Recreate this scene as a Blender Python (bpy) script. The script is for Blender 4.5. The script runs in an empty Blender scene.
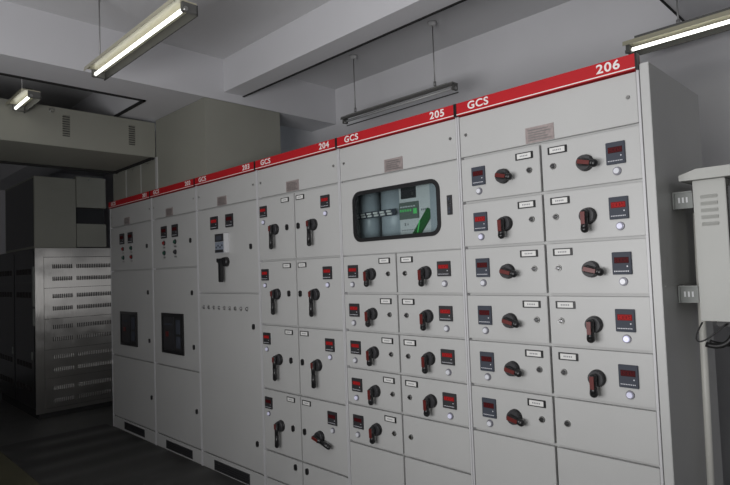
import bpy, bmesh, math, random
from mathutils import Vector, Matrix
random.seed(4)
S = bpy.context.scene
COL = S.collection

# ---------------------------------------------------------------- camera
CX, CY, CZ, YAW, PIT, ROL, FPX = 0.71254, -2.15332, 1.45069, -0.783858, 0.046453, -0.0371257, 560.14
cd = bpy.data.cameras.new('camera'); cam = bpy.data.objects.new('camera', cd); COL.objects.link(cam)
cd.sensor_width = 36; cd.lens = 36 * FPX / 730; cd.clip_start = 0.02
fw = Vector((math.sin(YAW)*math.cos(PIT), math.cos(YAW)*math.cos(PIT), math.sin(PIT)))
rr = Vector((math.cos(YAW), -math.sin(YAW), 0)); uu = rr.cross(fw)
X = rr*math.cos(ROL) + uu*math.sin(ROL); Y = -rr*math.sin(ROL) + uu*math.cos(ROL)
cam.matrix_world = Matrix(((X.x, Y.x, -fw.x, CX), (X.y, Y.y, -fw.y, CY), (X.z, Y.z, -fw.z, CZ), (0, 0, 0, 1)))
S.camera = cam

# ---------------------------------------------------------------- exposure, world, large lights
S.view_settings.view_transform = 'Standard'; S.view_settings.look = 'None'
S.view_settings.gamma = 1; S.view_settings.exposure = 0.0
S.view_settings.use_curve_mapping = False
w = bpy.data.worlds.new('world'); S.world = w; w.use_nodes = True
w.node_tree.nodes['Background'].inputs[0].default_value = (0.75, 0.85, 1, 1)
w.node_tree.nodes['Background'].inputs[1].default_value = 0.05
def area(name, loc, target, sx, sy, power, color=(1, 1, 1), spread=180):
    l = bpy.data.lights.new(name, 'AREA'); l.shape = 'RECTANGLE'; l.size = sx; l.size_y = sy
    l.energy = power; l.color = color; l.spread = math.radians(spread)
    o = bpy.data.objects.new(name, l); COL.objects.link(o); o.location = loc
    o.rotation_euler = (Vector(target) - Vector(loc)).to_track_quat('-Z', 'Y').to_euler()
    return o
# added fill lights out of view, near the camera and behind the row
area('daylight_behind', (0.15, -2.75, 1.75), (0.1, 0, 1.35), 1.3, 1.2, 6, (1, 1, 0.99), 125)  # added soft fill for the cabinet fronts, no window stands there
area('ceiling_bounce', (-0.6, -2.9, 1.3), (-1.2, -0.2, 3.3), 2.0, 0.9, 58, (1.0, 0.99, 1.0))  # added fill aimed upward, stands in for light bounced around the room
area('aisle_lamp_row', (0.5, -2.2, 2.5), (0.2, 1.4, 2.4), 1.2, 0.3, 4.5, (0.99, 0.99, 1.0))  # added fill for ceiling and back wall, no lamp is built here
area('daylight_rear_bay', (-5.6, 1.05, 2.5), (-3.4, 1.25, 2.6), 0.5, 0.5, 3.0, (0.85, 0.92, 1.0))  # added fill that lifts the dark gap beside the tall riser

# ---------------------------------------------------------------- materials
M = {}
def mat(name, col, rough=0.5, metal=0.0, spec=0.5, noise=0.0, nscale=6.0, emit=None, estr=0.0, bump=0.0, bscale=60, coat=0.0):
    m = bpy.data.materials.new(name); m.use_nodes = True; nt = m.node_tree; b = nt.nodes['Principled BSDF']
    b.inputs['Base Color'].default_value = (*col, 1); b.inputs['Roughness'].default_value = rough
    b.inputs['Metallic'].default_value = metal; b.inputs['Specular IOR Level'].default_value = spec
    if coat: b.inputs['Coat Weight'].default_value = coat
    if noise or bump: tc = nt.nodes.new('ShaderNodeTexCoord')
    if noise:
        n = nt.nodes.new('ShaderNodeTexNoise'); n.inputs['Scale'].default_value = nscale; n.inputs['Detail'].default_value = 5
        nt.links.new(tc.outputs['Object'], n.inputs['Vector'])
        r = nt.nodes.new('ShaderNodeValToRGB')
        r.color_ramp.elements[0].position = 0.3; r.color_ramp.elements[1].position = 0.7
        r.color_ramp.elements[0].color = (*[c*(1-noise) for c in col], 1); r.color_ramp.elements[1].color = (*[min(1, c*(1+noise)) for c in col], 1)
        nt.links.new(n.outputs['Fac'], r.inputs['Fac']); nt.links.new(r.outputs['Color'], b.inputs['Base Color'])
    if bump:
        n2 = nt.nodes.new('ShaderNodeTexNoise'); n2.inputs['Scale'].default_value = bscale; n2.inputs['Detail'].default_value = 3
        nt.links.new(tc.outputs['Object'], n2.inputs['Vector'])
        bp = nt.nodes.new('ShaderNodeBump'); bp.inputs['Strength'].default_value = bump; bp.inputs['Distance'].default_value = 0.01
        nt.links.new(n2.outputs['Fac'], bp.inputs['Height']); nt.links.new(bp.outputs['Normal'], b.inputs['Normal'])
    if emit:
        b.inputs['Emission Color'].default_value = (*emit, 1); b.inputs['Emission Strength'].default_value = estr
    M[name] = m; return m
PAINT = mat('cabinet_paint', (0.49, 0.493, 0.484), 0.42, noise=0.02, nscale=3)
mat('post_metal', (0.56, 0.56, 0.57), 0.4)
mat('lens_ring', (0.22, 0.22, 0.25), 0.45, metal=0.3)
mat('rail_dark', (0.03, 0.03, 0.028), 0.6)
mat('tan_paint', (0.29, 0.29, 0.25), 0.55, noise=0.04, nscale=3)
mat('header_red', (0.47, 0.012, 0.018), 0.55, spec=0.3, noise=0.05)
mat('white_print', (0.82, 0.80, 0.78), 0.5)
mat('black_plastic', (0.014, 0.014, 0.015), 0.32)
mat('dark_plastic', (0.03, 0.03, 0.033), 0.5)
mat('slate_plastic', (0.055, 0.062, 0.08), 0.6, spec=0.25)
mat('lever_red', (0.12, 0.015, 0.013), 0.35)
mat('screw_metal', (0.35, 0.35, 0.34), 0.3, metal=0.9)
mat('chrome', (0.7, 0.7, 0.72), 0.15, metal=1)
mat('dark_lock', (0.10, 0.10, 0.10), 0.3, metal=0.8)
mat('display_dim', (0.05, 0.006, 0.008), 0.6, spec=0.15)
mat('display_lit', (0.16, 0.008, 0.01), 0.6, spec=0.15, emit=(1, 0.03, 0.03), estr=0.03)
mat('digit_dim', (0.12, 0.01, 0.012), 0.6, spec=0.1)
mat('digit_lit', (0.4, 0.02, 0.02), 0.6, spec=0.1, emit=(1, 0.05, 0.05), estr=0.12)
mat('lens_white', (0.72, 0.73, 0.78), 0.25)
mat('lens_glow', (0.7, 0.7, 0.85), 0.25, emit=(0.72, 0.72, 1.0), estr=0.12)
mat('lens_bright', (0.7, 0.7, 0.9), 0.25, emit=(0.75, 0.75, 1.0), estr=0.45)
mat('paper', (0.72, 0.72, 0.70), 0.7)
mat('paper_ink', (0.25, 0.25, 0.27), 0.7)
mat('plate', (0.40, 0.34, 0.33), 0.35, metal=0.35, noise=0.14, nscale=60)
mat('vent_dark', (0.02, 0.02, 0.02), 0.6)
mat('rubber', (0.012, 0.012, 0.013), 0.45)
mat('button_red', (0.25, 0.01, 0.01), 0.3)
mat('button_green', (0.01, 0.08, 0.05), 0.3)
mat('module_panel', (0.22, 0.25, 0.30), 0.4)
mat('green_sticker', (0.02, 0.12, 0.03), 0.45)
mat('green_glow', (0.1, 0.6, 0.15), 0.5, emit=(0.15, 1, 0.25), estr=0.10)
mat('lcd', (0.15, 0.18, 0.16), 0.25)
mat('device_white', (0.66, 0.67, 0.68), 0.5)
mat('inner_paint', (0.42, 0.46, 0.50), 0.5)
mat('duct_blue', (0.40, 0.44, 0.48), 0.35)
mat('wall_paint', (0.68, 0.68, 0.70), 0.85, noise=0.03, nscale=1.5, bump=0.05)
mat('ceiling_paint', (0.60, 0.60, 0.61), 0.9, noise=0.03, nscale=1.2)
mat('beam_paint', (0.62, 0.62, 0.64), 0.9, noise=0.02, nscale=1.2)
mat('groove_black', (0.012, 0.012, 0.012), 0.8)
mat('floor_concrete', (0.085, 0.085, 0.08), 0.6, noise=0.25, nscale=2.0)
mat('floor_olive', (0.10, 0.095, 0.055), 0.6, noise=0.12, nscale=3.0)
mat('mat_rubber', (0.05, 0.05, 0.048), 0.65, noise=0.2, nscale=1.2)
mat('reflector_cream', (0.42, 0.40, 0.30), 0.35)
mat('lamp_grey', (0.10, 0.10, 0.095), 0.5)
mat('lamp_enamel', (0.22, 0.22, 0.21), 0.5)  # darker copy of the reflector colour, missing lamp light painted in
mat('rod_metal', (0.30, 0.30, 0.30), 0.4, metal=0.5)
mat('tube_lit', (1, 1, 1), 0.3, emit=(1, 1, 0.93), estr=2.6)
mat('tube_off', (0.40, 0.40, 0.40), 0.2)
mat('rosette', (0.55, 0.55, 0.55), 0.6)
mat('box_paint', (0.42, 0.425, 0.40), 0.45, noise=0.02)
mat('pipe_white', (0.85, 0.84, 0.78), 0.4)
mat('galvanised', (0.20, 0.21, 0.20), 0.55, metal=0.3, noise=0.1, nscale=30)
mat('cable_black', (0.012, 0.012, 0.012), 0.5)
mat('dark_cladding', (0.020, 0.020, 0.022), 0.30, noise=0.2, nscale=5)
mat('slot_dark', (0.02, 0.014, 0.014), 0.6)
mat('glint', (0.6, 0.6, 0.6), 0.3, metal=1)
# brushed stainless steel
m = mat('stainless', (0.50, 0.49, 0.47), 0.27, metal=1.0); nt = m.node_tree; b = nt.nodes['Principled BSDF']
tc = nt.nodes.new('ShaderNodeTexCoord'); mp = nt.nodes.new('ShaderNodeMapping'); mp.inputs['Scale'].default_value = (3, 40, 2)
n = nt.nodes.new('ShaderNodeTexNoise'); n.inputs['Scale'].default_value = 3; n.inputs['Detail'].default_value = 4
rp = nt.nodes.new('ShaderNodeMapRange'); rp.inputs['To Min'].default_value = 0.36; rp.inputs['To Max'].default_value = 0.42
bp_ = nt.nodes.new('ShaderNodeBump'); bp_.inputs['Strength'].default_value = 0.25; bp_.inputs['Distance'].default_value = 0.01
nt.links.new(tc.outputs['Object'], mp.inputs['Vector']); nt.links.new(mp.outputs[0], n.inputs['Vector'])
nt.links.new(n.outputs['Fac'], rp.inputs['Value']); nt.links.new(rp.outputs[0], b.inputs['Roughness'])
nt.links.new(n.outputs['Fac'], bp_.inputs['Height'])
nw = nt.nodes.new('ShaderNodeTexNoise'); nw.inputs['Scale'].default_value = 3.2; nw.inputs['Detail'].default_value = 1; nt.links.new(tc.outputs['Object'], nw.inputs['Vector'])
bw = nt.nodes.new('ShaderNodeBump'); bw.inputs['Strength'].default_value = 1.0; bw.inputs['Distance'].default_value = 0.006; nt.links.new(nw.outputs['Fac'], bw.inputs['Height'])
b.inputs['Anisotropic'].default_value = 1.0; tv = nt.nodes.new('ShaderNodeCombineXYZ'); tv.inputs[1].default_value = 1.0; nt.links.new(tv.outputs[0], b.inputs['Tangent'])
nt.links.new(bp_.outputs[0], bw.inputs['Normal']); nt.links.new(bw.outputs[0], b.inputs['Normal'])
# rubber mat with shallow ribs and a stone-like sheen
m = M['mat_rubber']; nt = m.node_tree; b = nt.nodes['Principled BSDF']
tc = nt.nodes.new('ShaderNodeTexCoord'); wv = nt.nodes.new('ShaderNodeTexWave'); wv.bands_direction = 'X'
wv.inputs['Scale'].default_value = 0.9; wv.inputs['Distortion'].default_value = 1.2; wv.inputs['Detail'].default_value = 3
nt.links.new(tc.outputs['Object'], wv.inputs['Vector'])
mr = nt.nodes.new('ShaderNodeMapRange'); mr.inputs['To Min'].default_value = 0.45; mr.inputs['To Max'].default_value = 0.8
nt.links.new(wv.outputs['Fac'], mr.inputs['Value']); nt.links.new(mr.outputs[0], b.inputs['Roughness'])
# clear glass pane: see-through with fresnel reflections
m = bpy.data.materials.new('clear_glass'); m.use_nodes = True; nt = m.node_tree; nt.nodes.clear()
out = nt.nodes.new('ShaderNodeOutputMaterial'); tr = nt.nodes.new('ShaderNodeBsdfTransparent'); gl = nt.nodes.new('ShaderNodeBsdfGlossy')
tr.inputs[0].default_value = (0.90, 0.94, 0.94, 1); gl.inputs['Roughness'].default_value = 0.03
lw = nt.nodes.new('ShaderNodeLayerWeight'); lw.inputs[0].default_value = 0.25; fr = nt.nodes.new('ShaderNodeMapRange'); fr.inputs['To Min'].default_value = 0.04; fr.inputs['To Max'].default_value = 0.5; nt.links.new(lw.outputs['Facing'], fr.inputs[0]); mx = nt.nodes.new('ShaderNodeMixShader')
nt.links.new(fr.outputs[0], mx.inputs[0]); nt.links.new(tr.outputs[0], mx.inputs[1]); nt.links.new(gl.outputs[0], mx.inputs[2]); nt.links.new(mx.outputs[0], out.inputs[0])
M['clear_glass'] = m

# ---------------------------------------------------------------- mesh helpers
class MB:
    def __init__(s): s.bm = bmesh.new(); s.mats = []
    def mi(s, m):
        if m not in s.mats: s.mats.append(m)
        return s.mats.index(m)
    def _tag(s, faces, m):
        i = s.mi(m)
        for f in faces: f.material_index = i
    def box(s, x0, x1, y0, y1, z0, z1, m, bev=0.0):
        bm = bmesh.new(); g = bmesh.ops.create_cube(bm, size=1.0)
        for v in bm.verts: v.co = Vector(((x0+x1)/2 + v.co.x*(x1-x0), (y0+y1)/2 + v.co.y*(y1-y0), (z0+z1)/2 + v.co.z*(z1-z0)))
        if bev: bmesh.ops.bevel(bm, geom=list(bm.edges), offset=bev, segments=2, affect='EDGES')
        s.merge(bm, m); return s
    def merge(s, bm, m, smooth=False):
        i = s.mi(m); vm = {v: s.bm.verts.new(v.co) for v in bm.verts}
        for f in bm.faces:
            nf = s.bm.faces.new([vm[v] for v in f.verts]); nf.material_index = i; nf.smooth = smooth or f.smooth
        bm.free()
    def cyl(s, p0, p1, r0, m, r1=None, seg=20, smooth=True):
        p0 = Vector(p0); p1 = Vector(p1); r1 = r0 if r1 is None else r1; d = p1-p0
        bm = bmesh.new(); bmesh.ops.create_cone(bm, cap_ends=True, segments=seg, radius1=r0, radius2=r1, depth=d.length)
        q = d.to_track_quat('Z', 'Y'); bm.transform(Matrix.Translation((p0+p1)/2) @ q.to_matrix().to_4x4())
        for f in bm.faces: f.smooth = smooth and len(f.verts) == 4
        s.merge(bm, m); return s
    def prism(s, pts, axis, a0, a1, m):   # pts: 2-D outline in the two remaining axes (in order)
        def P(p, a):
            return {'x': (a, p[0], p[1]), 'y': (p[0], a, p[1]), 'z': (p[0], p[1], a)}[axis]
        A = [s.bm.verts.new(P(p, a0)) for p in pts]; B = [s.bm.verts.new(P(p, a1)) for p in pts]
        fs = [s.bm.faces.new(A), s.bm.faces.new(B[::-1])]
        n = len(pts)
        for i in range(n): fs.append(s.bm.faces.new([A[i], B[i], B[(i+1) % n], A[(i+1) % n]]))
        s._tag(fs, m); return s
    def frame(s, outer, inner, y0, y1, m):   # ring between two outlines with the same vertex count, in xz
        n = len(outer); V = [[s.bm.verts.new((p[0], y, p[1])) for p in L] for y in (y0, y1) for L in (outer, inner)]
        fs = []
        for i in range(n):
            j = (i+1) % n
            fs += [s.bm.faces.new([V[0][i], V[0][j], V[1][j], V[1][i]]), s.bm.faces.new([V[2][i], V[3][i], V[3][j], V[2][j]]),
                   s.bm.faces.new([V[0][i], V[2][i], V[2][j], V[0][j]]), s.bm.faces.new([V[1][i], V[1][j], V[3][j], V[3][i]])]
        s._tag(fs, m); return s
    def tube(s, pts, r, m, seg=10):
        pts = [Vector(p) for p in pts]; rings = []
        for k, p in enumerate(pts):
            d = (pts[min(k+1, len(pts)-1)] - pts[max(k-1, 0)]).normalized()
            a = d.orthogonal().normalized() if k == 0 else (rings_a - d*rings_a.dot(d)).normalized()
            rings_a = a; b = d.cross(a)
            rings.append([s.bm.verts.new(p + r*(a*math.cos(t) + b*math.sin(t))) for t in [2*math.pi*i/seg for i in range(seg)]])
        fs = []
        for A, B in zip(rings, rings[1:]):
            for i in range(seg): fs.append(s.bm.faces.new([A[i], A[(i+1) % seg], B[(i+1) % seg], B[i]]))
        for f in fs: f.smooth = True
        fs += [s.bm.faces.new(rings[0][::-1]), s.bm.faces.new(rings[-1])]
        s._tag(fs, m); return s
    def mesh(s, name):
        bmesh.ops.recalc_face_normals(s.bm, faces=list(s.bm.faces))
        me = bpy.data.meshes.new(name); s.bm.to_mesh(me); s.bm.free()
        for m in s.mats: me.materials.append(M[m])
        return me
def link(name, me, parent=None, loc=(0, 0, 0)):
    o = bpy.data.objects.new(name, me); COL.objects.link(o); o.location = loc
    if parent: o.parent = parent
    return o
def part(name, mb, parent, loc=(0, 0, 0), label=None):
    o = link(name, mb if isinstance(mb, bpy.types.Mesh) else mb.mesh(name), parent, loc)
    if label: o['label'] = label
    return o
def tag(o, label, cat, group=None):
    o['label'] = label; o['category'] = cat
    if group: o['group'] = group
    return o
def thing(name, label, cat, loc, group=None):
    o = bpy.data.objects.new(name, None); COL.objects.link(o); o.location = loc; o.empty_display_size = 0.1
    return tag(o, label, cat, group)
def struct(name, mb):
    o = link(name, mb.mesh(name)); o['kind'] = 'structure'; return o
def rrect(x0, x1, z0, z1, r, n=6):
    pts = []
    for cx, cz, a in ((x1-r, z1-r, 0), (x0+r, z1-r, 90), (x0+r, z0+r, 180), (x1-r, z0+r, 270)):
        for k in range(n+1):
            t = math.radians(a + 90*k/n); pts.append((cx + r*math.cos(t), cz + r*math.sin(t)))
    return pts

# ---------------------------------------------------------------- room shell
WY, ZC, ZB = 1.40, 3.16, 2.825
XL, XR, YF = -9.0, 3.2, -5.2
struct('floor', MB().box(XL, XR, YF, WY, -0.1, 0.0, 'floor_concrete'))
struct('trim_3', MB().box(-5.09, XR, -2.2, -0.955, 0.0, 0.003, 'floor_olive'))
struct('ceiling', MB().box(XL, XR, YF, WY, ZC, ZC+0.12, 'ceiling_paint'))
struct('wall_back', MB().box(XL, XR, WY, WY+0.15, 0, ZC, 'wall_paint'))
struct('wall_left', MB().box(XL-0.15, XL, YF, WY+0.15, 0, ZC, 'wall_paint'))
struct('wall_right', MB().box(XR, XR+0.15, YF, WY+0.15, 0, ZC, 'wall_paint'))
struct('wall_front', MB().box(XL, XR, YF-0.15, YF, 0, ZC, 'wall_paint'))
struct('trim_1', MB().box(-3.51, -3.155, YF, WY, ZB, ZC, 'beam_paint'))               # cross beam on the left
struct('trim_2', MB().box(-0.185, 0.2, YF, WY, 2.80, ZC, 'beam_paint'))               # cross beam at the right
struct('trim_4', MB().box(-3.155, -0.185, 0.20, 0.385, 2.895, ZC, 'beam_paint'))        # secondary beam along the row
struct('trim_5', MB().box(XL, -3.51, -0.28, 0.10, ZB, ZC, 'beam_paint'))
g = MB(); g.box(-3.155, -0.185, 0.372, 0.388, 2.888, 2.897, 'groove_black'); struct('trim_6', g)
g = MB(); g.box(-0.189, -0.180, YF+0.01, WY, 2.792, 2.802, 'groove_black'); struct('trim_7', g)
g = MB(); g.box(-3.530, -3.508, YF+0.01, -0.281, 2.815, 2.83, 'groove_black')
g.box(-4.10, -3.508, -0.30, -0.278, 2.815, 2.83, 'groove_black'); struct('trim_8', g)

t = MB(); t.box(-5.15, XR-0.6, -0.955, -0.02, 0.0, 0.006, 'mat_rubber')
tag(link('rubber_mat', t.mesh('rubber_mat')), 'long dark insulating rubber mat on the floor along the cabinet row', 'mat')

# ---------------------------------------------------------------- switchgear parts (cached meshes)
cache = {}
def cached(key, fn):
    if key not in cache: cache[key] = fn().mesh(key)
    return cache[key]
def panel_mesh(w, h):
    return cached('panel_%.3f_%.3f' % (w, h), lambda: MB().box(0, w, 0, 0.016, 0, h, 'cabinet_paint', bev=0.0014))
def hub(mb, r=0.031):
    mb.cyl((0, 0, 0), (0, -0.010, 0), r+0.002, 'black_plastic', r+0.001, seg=30)
    mb.cyl((0, -0.010, 0), (0, -0.026, 0), r, 'dark_plastic', r*0.93, seg=30)
    return mb
def lever(mb, on, top, neck, tip, r0, r1, r2, y, red_end):
    ca, sa = math.cos(math.radians(14)), math.sin(math.radians(14))
    T = (lambda x, z: (x, z)) if on else (lambda x, z: (-z*ca+x*sa, x*ca+z*sa))
    def rod(za, zb_, ra, rb):
        a, b2 = T(0, za), T(0, zb_); mb.cyl((a[0], y, a[1]), (b2[0], y, b2[1]), ra, 'black_plastic', rb, seg=16)
    def ball(z, r):
        bm = bmesh.new(); bmesh.ops.create_uvsphere(bm, u_segments=14, v_segments=10, radius=r); c = T(0, z)
        bm.transform(Matrix.Translation((c[0], y, c[1]))); mb.merge(bm, 'black_plastic', True)
    ball(top, r0); rod(top, neck, r0, r1); rod(neck, tip, r1, r2); ball(tip, r2)
    pts = [T(*p) for p in ((-0.0085, top+0.006), (0.0085, top+0.006), (0.0075, red_end), (-0.0075, red_end))]
    if not on: pts = pts[::-1]
    mb.prism(pts, 'y', y-0.4*r0, y-r0-0.0012, 'lever_red')
    mb.cyl((0, -0.015, 0), (0, y, 0), 0.012, 'black_plastic', seg=14)
    return mb
def handle_small(on):
    return cached('handle_small_%s' % on, lambda: lever(hub(MB()), on, 0.008, -0.028, -0.052 if on else -0.046, 0.0150, 0.0130, 0.0155, -0.043 if on else -0.034, -0.034))
def handle_long(on):
    return cached('handle_long_%s' % on, lambda: lever(hub(MB(), 0.034), on, 0.014, -0.050, -0.116, 0.0135, 0.0125, 0.0145, -0.040, -0.012 if on else -0.03))
SEG = {'a': (-.5, .5, .9, 1.1), 'g': (-.5, .5, -.1, .1), 'd': (-.5, .5, -1.1, -.9), 'f': (-.62, -.42, .05, 1), 'b': (.42, .62, .05, 1), 'e': (-.62, -.42, -1, -.05), 'c': (.42, .62, -1, -.05)}
def meter_mesh(lit, w=0.070, h=0.084, pale=True):
    def f():
        mb = MB(); mb.box(-w/2, w/2, -0.008, 0.0, -h/2, h/2, 'slate_plastic' if pale else 'dark_plastic', bev=0.0015)
        zc = h*0.14; dw = w*0.76; dh = h*0.27
        mb.box(-dw/2, dw/2, -0.0088, -0.007, zc-dh/2, zc+dh/2, 'display_lit' if lit else 'display_dim')
        dm = 'digit_lit' if lit else 'digit_dim'
        for k in range(4):
            cx = (-1.5+k)*dw*0.225; sx = dw*0.15; sz = dh*0.30
            for sgm in ('abcdefg', 'abcdef', 'abcdef', 'abcdeg')[k]:
                a, b2, c, d = SEG[sgm]; mb.box(cx+a*sx, cx+b2*sx, -0.0094, -0.0086, zc+c*sz, zc+d*sz, dm)
        for k in range(9):      # the row of tiny print under the display
            mb.box(-w*0.40+k*w*0.088, -w*0.40+k*w*0.088+w*0.05, -0.0086, -0.0078, -h*0.37, -h*0.33, 'lens_white')
        mb.box(w*0.26, w*0.32, -0.0086, -0.0078, -h*0.16, -h*0.11, 'lens_white')
        return mb
    return cached('meter_%s_%.3f_%.3f_%s' % (lit, w, h, pale), f)
def lamp_mesh(kind):
    def f():
        mb = MB(); mb.cyl((0, 0, 0), (0, -0.006, 0), 0.0165, 'lens_ring', 0.015, seg=24)
        mb.cyl((0, -0.006, 0), (0, -0.012, 0), 0.0118, kind, 0.010, seg=24); return mb
    return cached('lamp_'+kind, f)
def lock_mesh():
    def f():
        mb = MB(); mb.cyl((0, 0, 0), (0, -0.006, 0), 0.0135, 'screw_metal', 0.012, seg=20)
        mb.cyl((0, -0.006, 0), (0, -0.009, 0), 0.0095, 'dark_lock', 0.008, seg=16)
        mb.box(-0.010, 0.010, -0.0105, -0.008, -0.0025, 0.0025, 'chrome'); return mb
    return cached('lock', f)
def oval_lock_mesh():
    def f():
        mb = MB(); mb.prism(rrect(-0.012, 0.012, -0.019, 0.019, 0.0115, 4), 'y', 0, -0.009, 'black_plastic')
        mb.box(-0.0025, 0.0025, -0.0105, -0.008, -0.008, 0.008, 'dark_lock'); return mb
    return cached('oval_lock', f)
def label_mesh(w=0.080, h=0.030):
    def f():
        mb = MB(); mb.box(-w/2, w/2, -0.004, 0, -h/2, h/2, 'black_plastic', bev=0.001)
        mb.box(-w/2+0.009, w/2-0.009, -0.0048, -0.0035, -h/2+0.0045, h/2-0.0045, 'paper')
        for k in range(5): mb.box(-0.018+k*0.0075, -0.0135+k*0.0075, -0.0052, -0.0046, -0.003, 0.003, 'paper_ink')
        return mb
    return cached('label_%.3f' % w, f)
def unit(root, xs0, xs1, zt, zb, side, on, lit, lamp, style, door='drawer'):
    """one withdrawable drawer front; side -1 = column left of the centre seam, +1 = right of it"""
    w = xs1-xs0; h = zt-zb-0.013
    d = part(door, panel_mesh(w, h), root, (xs0, 0, zb+0.0065))
    def P(s, dz):   # s measured from the seam side, dz down from the row line
        return ((w+0.005-s) if side < 0 else s-0.005, 0, (zt-zb-0.0065)-dz)
    if style == 206: o = dict(label=.074, lock=.053, dial=.176 if side < 0 else .187, meter=.303, lamp=.304, dl=.04, dk=.104, dd=.112, dm=.093, dp=.161, mw=.070, mh=.084)
    if style == 205: o = dict(label=.082 if side < 0 else .072, lock=.058, dial=.178 if side < 0 else .196, meter=.320 if side < 0 else .305, lamp=.328 if side < 0 else .305, dl=.040, dk=.109, dd=.108, dm=.092, dp=.163, mw=.078, mh=.072)
    if style == 204: o = dict(label=.094 if side < 0 else .060, lock=.078 if side < 0 else .036, dial=.202 if side < 0 else .181, meter=.330 if side < 0 else .294, lamp=.333 if side < 0 else .293, dl=.038, dk=.213, dd=.217, dm=.091, dp=.161, mw=.078, mh=.075)
    pale = style == 206
    part('digital_meter', meter_mesh(lit, o['mw'], o['mh'], pale), d, P(o['meter'], o['dm']))
    part('indicator_lamp', lamp_mesh(lamp), d, P(o['lamp'], o['dp']))
    part('rotary_handle', handle_long(on) if style == 204 else handle_small(on), d, P(o['dial'], o['dd']))
    part('label_holder', label_mesh(0.082), d, P(o['label'], o['dl']))
    part('key_lock', oval_lock_mesh() if style == 204 else lock_mesh(), d, P(o['lock'], o['dk']))
    return d
def text_mesh(txt, size):
    cu = bpy.data.curves.new('txt', 'FONT'); cu.body = txt; cu.size = size; cu.extrude = 0.0008; cu.offset = size*0.020; cu.space_character = 1.12
    cu.align_x = 'CENTER'; cu.align_y = 'CENTER'
    o = bpy.data.objects.new('txt', cu); COL.objects.link(o)
    dg = bpy.context.evaluated_depsgraph_get(); me = bpy.data.meshes.new_from_object(o.evaluated_get(dg))
    bpy.data.objects.remove(o); me.transform(Matrix.Rotation(math.radians(90), 4, 'X') @ Matrix.Diagonal((1.10, 0.96, 1, 1)))
    me.materials.clear(); me.materials.append(M['white_print']); return me
GCS = text_mesh('GCS', 0.050)

D, H = 0.625, 2.160
GROUP = 'low voltage switchgear cabinets in one row'
def cabinet(x0, x1, num, label, np_x):
    root = thing('switchgear_cabinet', label, 'electrical cabinet', (x0, 0, 0), GROUP)
    W = x1-x0
    b = MB()
    if num == 205:     # hollow behind the glazed door
        b.box(0.001, W-0.001, 0.025, D, 0, 1.53, 'cabinet_paint'); b.box(0.001, W-0.001, 0.025, D, 1.935, H, 'cabinet_paint')
        for a in (0.001, W-0.031): b.box(a, a+0.03, 0.025, D, 1.53, 1.935, 'cabinet_paint')
        b.box(0.031, W-0.031, 0.32, D, 1.53, 1.935, 'inner_paint')
    else: b.box(0.001, W-0.001, 0.025, D, 0.0, H, 'cabinet_paint')
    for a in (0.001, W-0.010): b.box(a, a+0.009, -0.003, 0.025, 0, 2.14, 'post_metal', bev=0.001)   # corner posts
    part('body', b, root)
    hd = MB(); hd.box(0.003, W-0.003, -0.014, 0.024, 2.142, 2.200, 'header_red')
    hd.box(0.003, W-0.003, -0.0155, -0.0135, 2.1455, 2.1495, 'white_print')
    for a in (0.001, W-0.008): hd.box(a, a+0.007, -0.0165, 0.0145, 2.139, 2.2, 'black_plastic')
    s = part('header_sign', hd, root, label='red header strip with white lettering')
    part('lettering', GCS, s, (0.125, -0.0148, 2.1745)); part('lettering', text_mesh(str(num), 0.050), s, (W-0.105, -0.0148, 2.1745))
    for a in ((0.05, W-0.06) if num > 203 else ()):
        e = MB(); e.tube([(a+0.022*math.cos(t), 0.10, H+0.02+0.024*math.sin(t)) for t in [math.radians(k*15-30) for k in range(17)]], 0.005, 'screw_metal', 8); part('lifting_eye', e, root)
    p = part('upper_panel', panel_mesh(round(W-0.024, 3), 0.188), root, (0.012, 0, 1.948))
    for a in (0.032, W-0.056): part('screw', cached('cover_screw', lambda: MB().cyl((0, 0, 0), (0, -0.004, 0), 0.008, 'screw_metal', 0.0065, seg=14)), p, (a, 0, 0.10))
    pw = 0.126
    n_ = MB(); n_.box(0, pw, -0.0035, 0.0, 0, 0.066, 'plate')
    for k in range(5): n_.box(0.012, pw-0.012-0.012*(k % 3), -0.0041, -0.0033, 0.009+k*0.0105, 0.0125+k*0.0105, 'screw_metal')
    part('nameplate', n_, p, (np_x-x0-0.012, 0, 1.950-1.948))
    return root
def blank(root, x0, x1, zt, zb, lock=None, name='door', mk=lock_mesh):
    d = part(name, panel_mesh(round(x1-x0, 4), round(zt-zb-0.013, 4)), root, (x0, 0, zb+0.0065))
    for lx, lz in (lock or []): part('key_lock', mk(), d, (lx-x0, 0, lz-zb-0.005))
    return d

X6, X5, X4, X3, X2, X1, X0 = 0.013, -0.796, -1.623, -2.441, -3.269, -4.062, -5.010
R = {1: 1.942, 2: 1.735, 3: 1.528, 4: 1.316, 5: 1.111, 6: 0.907, 7: 0.707, 8: 0.498}
QB = 0.112
def plinth(root, W, vent=None):
    b = MB(); b.box(0.012, W-0.012, 0, 0.012, 0.003, QB-0.004, 'cabinet_paint', bev=0.001); p = part('plinth', b, root)
    if vent:
        v = MB(); v.box(vent[0], vent[1], -0.003, 0.001, vent[2], vent[3], 'dark_plastic', bev=0.001)
        for k in range(4):
            z = vent[2]+0.012+k*(vent[3]-vent[2]-0.02)/3.5; v.box(vent[0]+0.01, vent[1]-0.01, -0.0055, -0.0025, z, z+0.005, 'vent_dark')
        part('vent', v, p)

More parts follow.
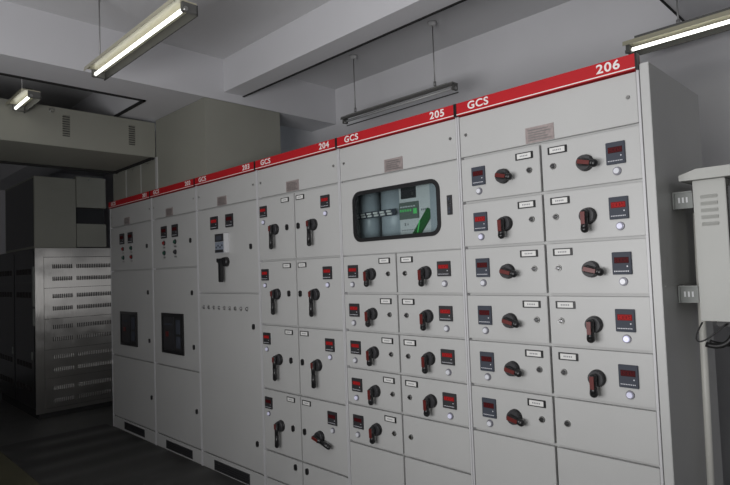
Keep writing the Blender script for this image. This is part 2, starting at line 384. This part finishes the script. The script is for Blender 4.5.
# --- 206
r = cabinet(X5, X6, 206, 'rightmost light grey switchgear cabinet, red header numbered 206, beside the wall box', -0.451)
sm = -0.389-X5; W = X6-X5
onL = [False, True, False, False, False, False]; ltL = [False, True, False, False, False, False]; lpL = ['lens_white', 'lens_glow', 'lens_white', 'lens_white', 'lens_white', 'lens_white']
for k in range(6): unit(r, 0.012, sm-0.005, R[k+1], R[k+2], -1, onL[k], ltL[k], lpL[k], 206)
blank(r, 0.012, sm-0.005, R[7], QB)
onR = [False, True, False, True, True]; ltR = [False, True, False, True, False]; lpR = ['lens_white', 'lens_glow', 'lens_white', 'lens_bright', 'lens_glow']
for k in range(5): unit(r, sm+0.005, W-0.011, R[k+1], R[k+2], 1, onR[k], ltR[k], lpR[k], 206)
blank(r, sm+0.005, W-0.012, R[6], R[7], [(sm+0.056, R[6]-0.104)]); blank(r, sm+0.005, W-0.012, R[7], QB)
plinth(r, W)
e = MB(); e.box(W+0.0005, W+0.006, 0.004, D, 0, H, 'cabinet_paint'); e.box(W+0.006, W+0.034, -0.004, D, 0, H, 'cabinet_paint', bev=0.0015)
e.box(W+0.034, W+0.036, 0.03, D-0.03, 1.345, 1.349, 'cabinet_paint')
part('side_panel', e, r)
# --- 205
r = cabinet(X4, X5, 205, 'light grey switchgear cabinet with a glazed window door, red header numbered 205', -1.267)
sm = -1.213-X4; W = X5-X4
for k in range(5): unit(r, 0.012, sm-0.005, R[k+3], R[k+4] if k < 5 else 0, -1, True, k < 4, 'lens_glow' if k == 3 else 'lens_white', 205)
blank(r, 0.012, sm-0.005, R[8], QB)
for k in range(4): unit(r, sm+0.005, W-0.012, R[k+3], R[k+4], 1, True, True, 'lens_glow' if k == 3 else 'lens_white', 205)
blank(r, sm+0.005, W-0.012, R[7], R[8], [(sm+0.055, R[7]-0.108)]); blank(r, sm+0.005, W-0.012, R[8], QB)
plinth(r, W)
wd = MB(); wx0, wx1, wz0, wz1 = 0.112, 0.703, 1.602, 1.868     # window opening, local x / world z
def oct_frame(x0, x1, z0, z1):
    n = 6; P = rrect(wx0, wx1, wz0, wz1, 0.05, n); Q = []
    for (px, pz) in P:   # outer point: project radially on to the door rectangle
        cx, cz = (wx0+wx1)/2, (wz0+wz1)/2; dx, dz = px-cx, pz-cz
        k = min(((x1-cx) if dx > 0 else (x0-cx))/dx if dx else 9, ((z1-cz) if dz > 0 else (z0-cz))/dz if dz else 9); Q.append((cx+k*dx, cz+k*dz))
    return Q, P
Q, P = oct_frame(0.012, W-0.012, 1.5285, 1.9385)
# put the door's own corners into the outer outline
corners = [(W-0.012, 1.9385), (0.012, 1.9385), (0.012, 1.5285), (W-0.012, 1.5285)]
for c in corners:
    i = min(range(len(Q)), key=lambda i: (Q[i][0]-c[0])**2+(Q[i][1]-c[1])**2); Q[i] = c
wd.frame(Q, P, 0, 0.012, 'cabinet_paint'); wdo = part('window_door', wd, r)
gk = MB(); gk.frame(rrect(wx0-0.006, wx1+0.006, wz0-0.006, wz1+0.006, 0.056), rrect(wx0+0.014, wx1-0.014, wz0+0.014, wz1-0.014, 0.036), -0.006, 0.010, 'rubber'); part('rubber_gasket', gk, wdo)
gp = MB(); gp.prism(rrect(wx0+0.008, wx1-0.008, wz0+0.008, wz1-0.008, 0.04), 'y', 0.003, 0.006, 'clear_glass'); part('glass_pane', gp, wdo)
lt = MB(); lt.box(0.750, 0.779, -0.006, 0, 1.689, 1.782, 'dark_plastic', bev=0.0015)
for k, z in enumerate((1.765, 1.743, 1.718, 1.702)): lt.cyl((0.7645, -0.006, z), (0.7645, -0.010, z), 0.006, 'chrome' if k == 1 else 'slate_plastic', seg=12)
part('latch', lt, wdo)
# things behind the glass: two pale ducts with marking bands, a controller with display, right-hand rails
dc = MB(); dc.cyl((0.075, 0.17, 1.531), (0.075, 0.17, 1.93), 0.062, 'duct_blue', seg=28); dc.cyl((0.262, 0.19, 1.531), (0.262, 0.19, 1.93), 0.088, 'duct_blue', seg=32); dco = part('vertical_duct', dc, r)
bd = MB()
for k in range(6):
    x = 0.022+k*0.05; bd.box(x, x+0.032, 0.088, 0.096, 1.752, 1.762, 'paper'); bd.box(x+0.006, x+0.038, 0.088, 0.096, 1.738, 1.748, 'paper')
bd.box(0.018, 0.335, 0.094, 0.0965, 1.732, 1.768, 'slate_plastic'); part('marking_band', bd, dco)
ct = MB(); ct.box(0.340, 0.562, 0.12, 0.22, 1.55, 1.90, 'device_white', bev=0.003); cto = part('controller', ct, r)
sc = MB(); sc.box(0.360, 0.462, 0.112, 0.121, 1.815, 1.885, 'dark_plastic', bev=0.002); sc.box(0.438, 0.450, 0.109, 0.113, 1.828, 1.845, 'screw_metal'); part('relay', sc, cto)
sc = MB(); sc.box(0.345, 0.478, 0.113, 0.121, 1.705, 1.795, 'lcd', bev=0.001)
for k in range(5): sc.box(0.352+k*0.017, 0.362+k*0.017, 0.1115, 0.1135, 1.745, 1.757, 'green_glow')
sc.box(0.445, 0.468, 0.1115, 0.1135, 1.73, 1.758, 'green_glow')
for k in range(6): sc.box(0.355+k*0.018, 0.367+k*0.018, 0.1115, 0.1135, 1.768, 1.774, 'lens_white')
part('display', sc, cto)
sc = MB()
sc.box(0.375, 0.385, 0.1185, 0.1205, 1.670, 1.686, 'paper_ink'); sc.box(0.395, 0.402, 0.1185, 0.1205, 1.672, 1.682, 'paper_ink')
for k in range(9): sc.box(0.352+k*0.012, 0.360+k*0.012, 0.1185, 0.1205, 1.645, 1.650, 'paper_ink')
for k in range(3): sc.box(0.492+k*0.012, 0.500+k*0.012, 0.1185, 0.1205, 1.742, 1.752, 'paper_ink')
part('print', sc, cto)
sc = MB(); sc.prism([(0.425, 1.612), (0.465, 1.592), (0.560, 1.705), (0.560, 1.740), (0.540, 1.752)], 'y', 0.108, 0.119, 'green_sticker')
sc.prism([(0.470, 1.63), (0.476, 1.628), (0.492, 1.69), (0.486, 1.692)], 'y', 0.106, 0.1085, 'green_glow'); part('green_sticker', sc, cto)
rl = MB(); rl.box(0.575, 0.625, 0.09, 0.2, 1.535, 1.93, 'duct_blue'); rl.box(0.665, 0.690, 0.07, 0.2, 1.535, 1.93, 'device_white', bev=0.002); rl.box(0.725, 0.76, 0.07, 0.2, 1.535, 1.93, 'duct_blue'); part('rail', rl, r)
# --- 204
r = cabinet(X3, X4, 204, 'light grey switchgear cabinet with eight long black handles, red header numbered 204', -2.116)
sm = -2.042-X3; W = X4-X3; Z4 = [1.942, 1.525, 1.108, 0.690, 0.291]
for k in range(4):
    unit(r, 0.012, sm-0.005, Z4[k], Z4[k+1], -1, True, k < 3, 'lens_glow', 204, 'door')
    unit(r, sm+0.005, W-0.012, Z4[k], Z4[k+1], 1, k < 3, k < 3, 'lens_glow' if k < 3 else 'lens_white', 204, 'door')
blank(r, 0.012, sm-0.005, Z4[4], QB, [(sm-0.065, Z4[4]-0.05)], mk=oval_lock_mesh); blank(r, sm+0.005, W-0.012, Z4[4], QB, [(sm+0.047, Z4[4]-0.05)], mk=oval_lock_mesh)
plinth(r, W)
# --- 203
r = cabinet(X2, X3, 203, 'light grey switchgear cabinet with a row of nine screws, red header numbered 203', -2.954)
W = X3-X2; ox = X2
d = blank(r, 0.012, W-0.012, 1.942, 1.312, [(-2.53-ox, 1.629)], mk=oval_lock_mesh); zb = 1.317
part('digital_meter', meter_mesh(True, 0.105, 0.095, False), d, (-3.004-ox-0.012, 0, 1.828-zb)); part('digital_meter', meter_mesh(False, 0.100, 0.095, False), d, (-2.794-ox-0.012, 0, 1.829-zb))
mo = MB(); mo.box(-0.062, 0.070, -0.032, 0, -0.07, 0.07, 'device_white', bev=0.002); mo.box(-0.060, 0.050, -0.039, -0.034, 0.012, 0.068, 'dark_plastic'); mo.box(-0.040, 0.030, -0.041, -0.038, 0.022, 0.052, 'slate_plastic')
mo.box(-0.060, 0.050, -0.038, -0.034, -0.068, 0.010, 'module_panel'); mo.box(-0.060, 0.050, -0.0395, -0.0375, -0.066, -0.046, 'dark_plastic')
for k in range(4): mo.box(-0.05+k*0.026, -0.034+k*0.026, -0.0395, -0.0375, -0.035+0.012*(k % 2), -0.022+0.012*(k % 2), 'slate_plastic')
part('control_module', mo, d, (-2.880-ox-0.012, 0, 1.670-zb))
hh = MB(); hh.cyl((0, 0, 0), (0, -0.03, 0), 0.036, 'black_plastic', 0.032, seg=26); hh.box(-0.036, -0.004, -0.054, -0.028, -0.145, 0.012, 'black_plastic', bev=0.004); hh.box(-0.055, -0.028, -0.055, -0.02, -0.004, 0.026, 'black_plastic', bev=0.003)
part('rotary_handle', hh, d, (-2.845-ox-0.012, 0, 1.535-zb))
d = blank(r, 0.012, W-0.012, 1.312, QB, [(-2.523-ox, 1.084), (-2.515-ox, 0.305)], mk=oval_lock_mesh)
for k in range(9):
    s_ = cached('row_screw', lambda: MB().cyl((0, 0, 0), (0, -0.005, 0), 0.0155, 'screw_metal', 0.013, seg=16).cyl((0, -0.005, 0), (0, -0.009, 0), 0.008, 'chrome', 0.006, seg=12))
    part('screw', s_, d, (-3.189-ox-0.012+k*0.0733, 0, 1.2015-QB-0.005))
plinth(r, W, (-3.088-ox, -2.622-ox, 0.010, 0.082))
# --- 202 and 201
def feeder(x0, x1, num, label, mx, bx, gr, lx, npx, vent):
    r = cabinet(x0, x1, num, label, npx); W = x1-x0
    d = blank(r, 0.012, W-0.012, 1.942, 1.514, [(lx-x0, 1.722)], mk=oval_lock_mesh); zb = 1.519
    for k, m_ in enumerate(mx): part('digital_meter', meter_mesh(False, 0.104, 0.102, False), d, (m_-x0-0.012, 0, 1.818-zb))
    for k, (bx_, bz, c) in enumerate(bx):
        q = cached('push_'+c, lambda: MB().cyl((0, 0, 0), (0, -0.006, 0), 0.021, 'dark_plastic', 0.020, seg=18).cyl((0, -0.006, 0), (0, -0.016, 0), 0.015, c, 0.013, seg=16))
        part('push_button', q, d, (bx_-x0-0.012, 0, bz-zb))
        part('button_label', cached('btnlab', lambda: MB().box(-0.02, 0.02, -0.002, 0, -0.006, 0.006, 'screw_metal')), d, (bx_-x0-0.012, 0, bz-zb-0.038))
    d = blank(r, 0.012, W-0.012, 1.514, 0.703, [(lx-x0+0.006, 1.31), (lx-x0+0.018, 0.886)], mk=oval_lock_mesh); zb = 0.708
    g0, g1, g2, g3 = gr; gx = x0+0.012
    f = MB(); f.frame([(g0-gx, g2-zb), (g1-gx, g2-zb), (g1-gx, g3-zb), (g0-gx, g3-zb)], [(g0-gx+.025, g2-zb+.025), (g1-gx-.025, g2-zb+.025), (g1-gx-.025, g3-zb-.025), (g0-gx+.025, g3-zb-.025)], -0.012, 0.0, 'black_plastic')
    f.box(g0-gx+.02, g1-gx-.02, -0.004, 0, g2-zb+.02, g3-zb-.02, 'vent_dark'); cb = part('circuit_breaker', f, d)
    f = MB(); w_ = g1-g0-0.06; h_ = g3-g2-0.06; a0 = g0-gx+.03; b0 = g2-zb+.03
    f.box(a0, a0+w_*0.62, -0.010, -0.003, b0, b0+h_, 'dark_plastic', bev=0.002); f.box(a0+w_*0.70, a0+w_*0.92, -0.009, -0.003, b0+h_*0.50, b0+h_*0.92, 'slate_plastic', bev=0.002)
    f.box(a0+w_*0.70, a0+w_*0.92, -0.009, -0.003, b0+h_*0.08, b0+h_*0.42, 'slate_plastic', bev=0.002); f.box(a0+w_*0.15, a0+w_*0.3, -0.013, -0.009, b0+h_*0.40, b0+h_*0.55, 'lever_red'); f.box(a0+w_*0.1, a0+w_*0.5, -0.012, -0.009, b0+h_*0.75, b0+h_*0.80, 'slate_plastic')
    part('breaker_face', f, cb)
    blank(r, 0.012, W-0.012, 0.703, QB, [(lx-x0+0.04, 0.395)], mk=oval_lock_mesh)
    plinth(r, W, vent)
feeder(X1, X2, 202, 'dim grey switchgear cabinet, second from the far end, red header numbered 202', (-3.828, -3.630), ((-3.831, 1.727, 'button_red'), (-3.632, 1.727, 'button_green'), (-3.829, 1.643, 'button_green'), (-3.632, 1.643, 'dark_plastic')), (-3.893, -3.515, 0.808, 1.140), -3.371, -3.787, (-3.868-X1, -3.418-X1, 0.014, 0.082))
feeder(X0, X1, 201, 'dim grey switchgear cabinet at the far left end, touching the shiny steel enclosure', (-4.714, -4.521), ((-4.698, 1.721, 'button_red'), (-4.508, 1.721, 'button_green'), (-4.692, 1.638, 'button_green'), (-4.505, 1.638, 'button_red')), (-4.772, -4.398, 0.812, 1.128), -4.167, -4.655, (-4.732-X0, -4.288-X0, 0.022, 0.090))

# ---------------------------------------------------------------- busbar enclosures above the row
t = MB(); t.box(-4.014, -3.157, 0.028, 0.745, H+0.002, ZB-0.002, 'tan_paint', bev=0.003); t.box(-4.020, -3.985, 0.020, 0.0278, H+0.045, ZB-0.33, 'cabinet_paint')
tag(link('busbar_riser', t.mesh('busbar_riser')), 'tall khaki metal riser box standing on the cabinets, its top against the beam', 'busbar enclosure')
r = thing('busbar_riser', 'lower grey riser panel under the bridge duct, above the 201 header', 'busbar enclosure', (-5.0, 0.035, H+0.002))
t = MB(); t.box(0.0, 0.975, 0.0, 0.6, 0, 0.328, 'cabinet_paint', bev=0.002); part('body', t, r)
for a in (0.0, 0.335, 0.665):
    t = MB(); t.box(a+0.01, a+0.31, -0.006, -0.0005, 0.02, 0.32, 'tan_paint', bev=0.001); t.cyl((a+0.15, -0.006, 0.30), (a+0.15, -0.009, 0.30), 0.01, 'screw_metal', seg=10); part('cover_panel', t, r)
r = thing('busbar_bridge', 'khaki overhead busbar duct with louvre slots, crossing the aisle at the left', 'busbar duct', (-4.85, -3.6, 2.492))
t = MB(); t.box(0, 0.835, 0, 3.624, 0, 0.308, 'tan_paint', bev=0.003); part('body', t, r)
t = MB(); t.box(-0.03, -0.0005, 0, 3.62, -0.018, 0.02, 'groove_black'); t.box(-0.03, 0.835, 3.585, 3.608, -0.018, -0.0005, 'groove_black'); part('edge_trim', t, r)
for yy in (-0.70, -0.182):
    t = MB()
    for k in range(9):
        z = 0.092+k*0.019
        t.prism([(0.8352, z), (0.843, z), (0.8352, z+0.012)], 'y', yy+3.6-0.026, yy+3.6+0.026, 'tan_paint'); t.box(0.8345, 0.8360, yy+3.6-0.026, yy+3.6+0.026, z-0.006, z, 'vent_dark')
    part('louvre', t, r)
t = MB(); t.tube([(0.846, 2.795+0.016*math.cos(a), 0.275+0.016*math.sin(a)) for a in [math.radians(30*k) for k in range(12)]], 0.003, 'screw_metal', 6); part('lifting_ring', t, r)

# ---------------------------------------------------------------- transformer enclosure at the far left
r = thing('transformer_enclosure', 'shiny stainless steel enclosure with rows of vent slots at the far left', 'transformer', (-5.9, -0.44, 0))
TW, TL, TH = 0.80, 1.6, 1.795
t = MB(); t.box(-TL, -0.012, 0.012, TW, 0.10, TH, 'dark_cladding'); t.box(-TL+0.03, -0.03, 0.03, TW-0.03, 0, 0.10, 'vent_dark'); part('body', t, r)
t = MB(); t.box(-0.012, 0, 0, 0.082, 0.06, TH, 'stainless', bev=0.001); t.box(-0.012, 0, 0.082, TW, 1.70, TH, 'stainless', bev=0.001); t.box(-0.012, 0, 0.082, TW, 0.06, 0.10, 'stainless'); part('front_frame', t, r, label='polished steel frame')
zs = [1.697, 1.367, 1.039, 0.714, 0.412, 0.103]
rows = [(1.597, 1.465), (1.279, 1.148), (0.952, 0.822), (0.632, 0.498), (0.304, 0.175)]
for k in range(5):
    t = MB(); z1, z0 = zs[k]-0.002, zs[k+1]+0.002
    t.box(-0.012, 0.004, 0.084, TW-0.002, z0, z1, 'stainless', bev=0.0015)
    for zr in rows[k]:
        for j in range(34):
            y = 0.165+j*0.0185
            if j in (11, 12): continue
            t.box(0.0035, 0.0048, y, y+0.0085, zr-0.022, zr+0.022, 'slot_dark')
            t.prism([(0.0048, zr-0.022), (0.0105, zr-0.018), (0.0048, zr+0.022)], 'y', y+0.0088, y+0.0125, 'stainless')
    part('louvre_panel', t, r)
t = MB(); t.box(-0.035, -0.005, -0.022, -0.002, 1.18, 1.60, 'galvanised', bev=0.003); t.box(-0.035, -0.005, -0.022, -0.002, 0.98, 1.16, 'galvanised', bev=0.003); part('hinge_bar', t, r)
for k, (a, bx) in enumerate(((-0.80, -0.06), (-1.58, -0.84))):
    t = MB(); t.box(a, bx, 0.0, 0.0115, 0.12, TH-0.03, 'dark_cladding', bev=0.002)
    for q in range(5):
        for z in (1.55, 1.30, 0.55, 0.30): t.box(a+0.08+q*0.12, a+0.17+q*0.12, -0.003, 0.001, z-0.03, z+0.03, 'slot_dark')
    t.box(a+0.06, bx-0.06, -0.004, 0.0, 1.43, 1.437, 'galvanised'); t.box(bx-0.07, bx-0.05, -0.012, 0, 0.62, 0.70, 'galvanised'); part('side_door', t, r, label='dark side door')
# taller cabinets standing behind / above
r = thing('high_voltage_cabinet', 'tall olive grey cabinet rising behind the steel enclosure, left of the row', 'electrical cabinet', (-5.95, -0.43, TH+0.004))
t = MB(); t.box(-1.2, 0, 0.0, 0.415, 0, 0.77, 'tan_paint'); t.box(-1.2, -0.06, 0.417, 0.74, 0, 0.79, 'dark_cladding'); part('body', t, r)
t = MB(); t.box(-1.15, -0.02, -0.004, -0.0005, 0.02, 0.75, 'dark_cladding'); part('side_panel', t, r, label='dark side panel')
t = MB(); t.box(0.0005, 0.008, 0.004, 0.411, 0.01, 0.765, 'tan_paint', bev=0.001); t.cyl((0.008, 0.18, 0.62), (0.012, 0.18, 0.62), 0.008, 'screw_metal', seg=10); part('door', t, r)
t = MB(); t.box(-0.0595, 0.008, 0.419, 0.735, 0.455, 0.80, 'tan_paint', bev=0.001); t.cyl((0.008, 0.56, 0.77), (0.014, 0.56, 0.77), 0.010, 'screw_metal', seg=10); part('upper_door', t, r)
t = MB(); t.box(-0.0595, 0.008, 0.419, 0.735, 0.01, 0.27, 'tan_paint', bev=0.001); part('lower_door', t, r)

# ---------------------------------------------------------------- fluorescent lamps
def fluorescent(label, x0, x1, y, z, lit, rods, zc, grp=None, hw=0.058):
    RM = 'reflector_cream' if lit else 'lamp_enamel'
    L = x1-x0; r = thing('fluorescent_lamp', label, 'lamp', (x0, y, z), grp)
    h = MB(); h.box(0, L, -hw, hw, 0.030, 0.036, RM)
    h.prism([(-hw, 0.030), (-hw-0.004, 0.012), (-hw, 0.012), (-hw+0.004, 0.030)], 'x', 0, L, RM if lit else 'lamp_grey')
    h.box(0.05, L-0.05, -0.022, 0.022, 0.0365, 0.062 if lit else 0.042, 'lamp_grey'); part('reflector', h, r)
    s = MB(); s.box(0, L, hw, hw+(0.006 if lit else 0.004), -0.022 if lit else -0.030, 0.030 if lit else -0.022, 'rail_dark', bev=0.001); part('side_rail', s, r, label='dark side rail')
    tb = MB(); tb.cyl((0.03, 0, 0), (L-0.03, 0, 0), 0.0095, 'tube_lit' if lit else 'tube_off', seg=18); part('tube', tb, r, label='glowing white tube' if lit else 'unlit tube')
    for a in (0.0, L-0.02):
        e = MB(); e.box(a, a+0.02, -0.016, hw, -0.014, 0.030, 'lamp_grey', bev=0.002); e.cyl((a-0.006, 0.0, -0.004), (a+0.026, 0.0, -0.004), 0.011, 'screw_metal', seg=12); part('lamp_holder', e, r)
    for a in rods:
        e = MB(); e.cyl((a, 0, 0.043), (a, 0, zc-z), 0.0045, 'rod_metal', seg=8); e.cyl((a, 0, 0.055), (a, 0, 0.085), 0.010, 'rod_metal', seg=10); ro = part('suspension_rod', e, r)
        if zc > 3.0:
            e = MB(); e.cyl((a, 0, zc-z-0.002), (a, 0, zc-z-0.030), 0.034, 'rosette', 0.022, seg=20); part('ceiling_rose', e, ro)
    return r
G = 'hanging fluorescent lamps'
fluorescent('lit fluorescent lamp hanging from the ceiling at the upper left, cream reflector', -2.820, -1.655, -0.905, 2.695, True, (0.10, 1.08), ZC, G)
fluorescent('lit fluorescent lamp at the upper right corner, above the end of cabinet 206', -0.375, 0.80, 1.02, 2.585, True, (0.26, 0.95), 2.80, G)
fluorescent('unlit fluorescent lamp hanging behind the 205 header', -2.575, -1.465, 0.95, 2.650, False, (0.14, 0.94), ZC, G, 0.032)
r = fluorescent('small lit lamp beyond the left beam, above the overhead busbar duct', -3.98, -3.56, -1.06, 2.725, True, (0.20,), ZC, G)

# ---------------------------------------------------------------- wall box, conduit and cables at the right
r = thing('control_box', 'light grey control box with a small roof, fixed to the right side of the row', 'electrical box', (0.118, 0.17, 1.214))
BW, BL, BH = 0.105, 0.42, 0.515
t = MB(); t.box(0, BW, 0, BL, 0, BH, 'box_paint', bev=0.002); part('body', t, r)
t = MB(); t.box(BW+0.014, BW+0.032, 0.004, BL-0.004, 0.012, BH-0.022, 'box_paint', bev=0.002); t.box(BW, BW+0.014, 0.02, BL-0.02, 0.02, BH-0.03, 'rubber'); t.cyl((BW+0.032, 0.05, 0.25), (BW+0.045, 0.05, 0.25), 0.012, 'chrome', seg=12); part('door', t, r)
t = MB(); t.prism([(-0.036, BH+0.001), (0.200, BH+0.001), (0.200, BH+0.022), (0.145, BH+0.040), (0.022, BH+0.040), (-0.036, BH+0.022)], 'y', -0.03, BL+0.03, 'box_paint'); part('roof', t, r)
t = MB()
for k in range(5):
    z = BH-0.055-k*0.025; t.prism([(0.0, z), (-0.005, z-0.006), (0.0, z-0.014)], 'x', 0.024, 0.078, 'box_paint')
part('louvre', t, r)
for z in (1.630, 1.279):
    zz = z-1.214; t = MB(); t.box(-0.068, -0.002, 0.0, 0.005, zz, zz+0.064, 'galvanised', bev=0.001); t.box(-0.070, -0.066, 0.0, 0.05, zz, zz+0.064, 'galvanised')
    t.box(-0.068, -0.002, -0.006, 0.0, zz+0.058, zz+0.064, 'galvanised'); t.box(-0.068, -0.062, -0.006, 0.0, zz, zz+0.058, 'galvanised')
    for k in range(3): t.box(-0.050+k*0.013, -0.044+k*0.013, -0.001, 0.001, zz+0.022, zz+0.042, 'device_white')
    part('mounting_bracket', t, r)
t = MB(); t.cyl((0.066, 0.34, 0.0), (0.086, 0.33, 1.62), 0.013, 'pipe_white', seg=20)
tag(link('conduit_pipe', t.mesh('conduit_pipe')), 'white vertical conduit pipe running down the right side of cabinet 206', 'pipe')
def bez(P, n=14):
    out = []
    for k in range(n+1):
        t_ = k/n; Q = [Vector(p) for p in P]
        while len(Q) > 1: Q = [a.lerp(b_, t_) for a, b_ in zip(Q, Q[1:])]
        out.append(Q[0])
    return out
t = MB(); t.tube(bez([(0.205, 0.25, 1.205), (0.21, 0.25, 1.14), (0.17, 0.24, 1.10), (0.112, 0.24, 1.12)]), 0.010, 'cable_black'); t.tube(bez([(0.28, 0.34, 1.25), (0.27, 0.3, 1.13), (0.18, 0.27, 1.10), (0.122, 0.25, 1.13)]), 0.008, 'cable_black'); t.box(0.16, 0.23, 0.20, 0.30, 1.192, 1.2125, 'cable_black', bev=0.004)
tag(link('power_cable', t.mesh('power_cable')), 'thick black cables curving out under the control box', 'cable')
t = MB(); t.tube(bez([(0.120, 0.18, 1.208), (0.06, 0.17, 1.10), (0.125, 0.17, 1.12), (0.175, 0.18, 1.19), (0.195, 0.19, 1.205)]), 0.0028, 'cable_black')
tag(link('wire_loop', t.mesh('wire_loop')), 'thin black wire loop hanging below the control box', 'cable')
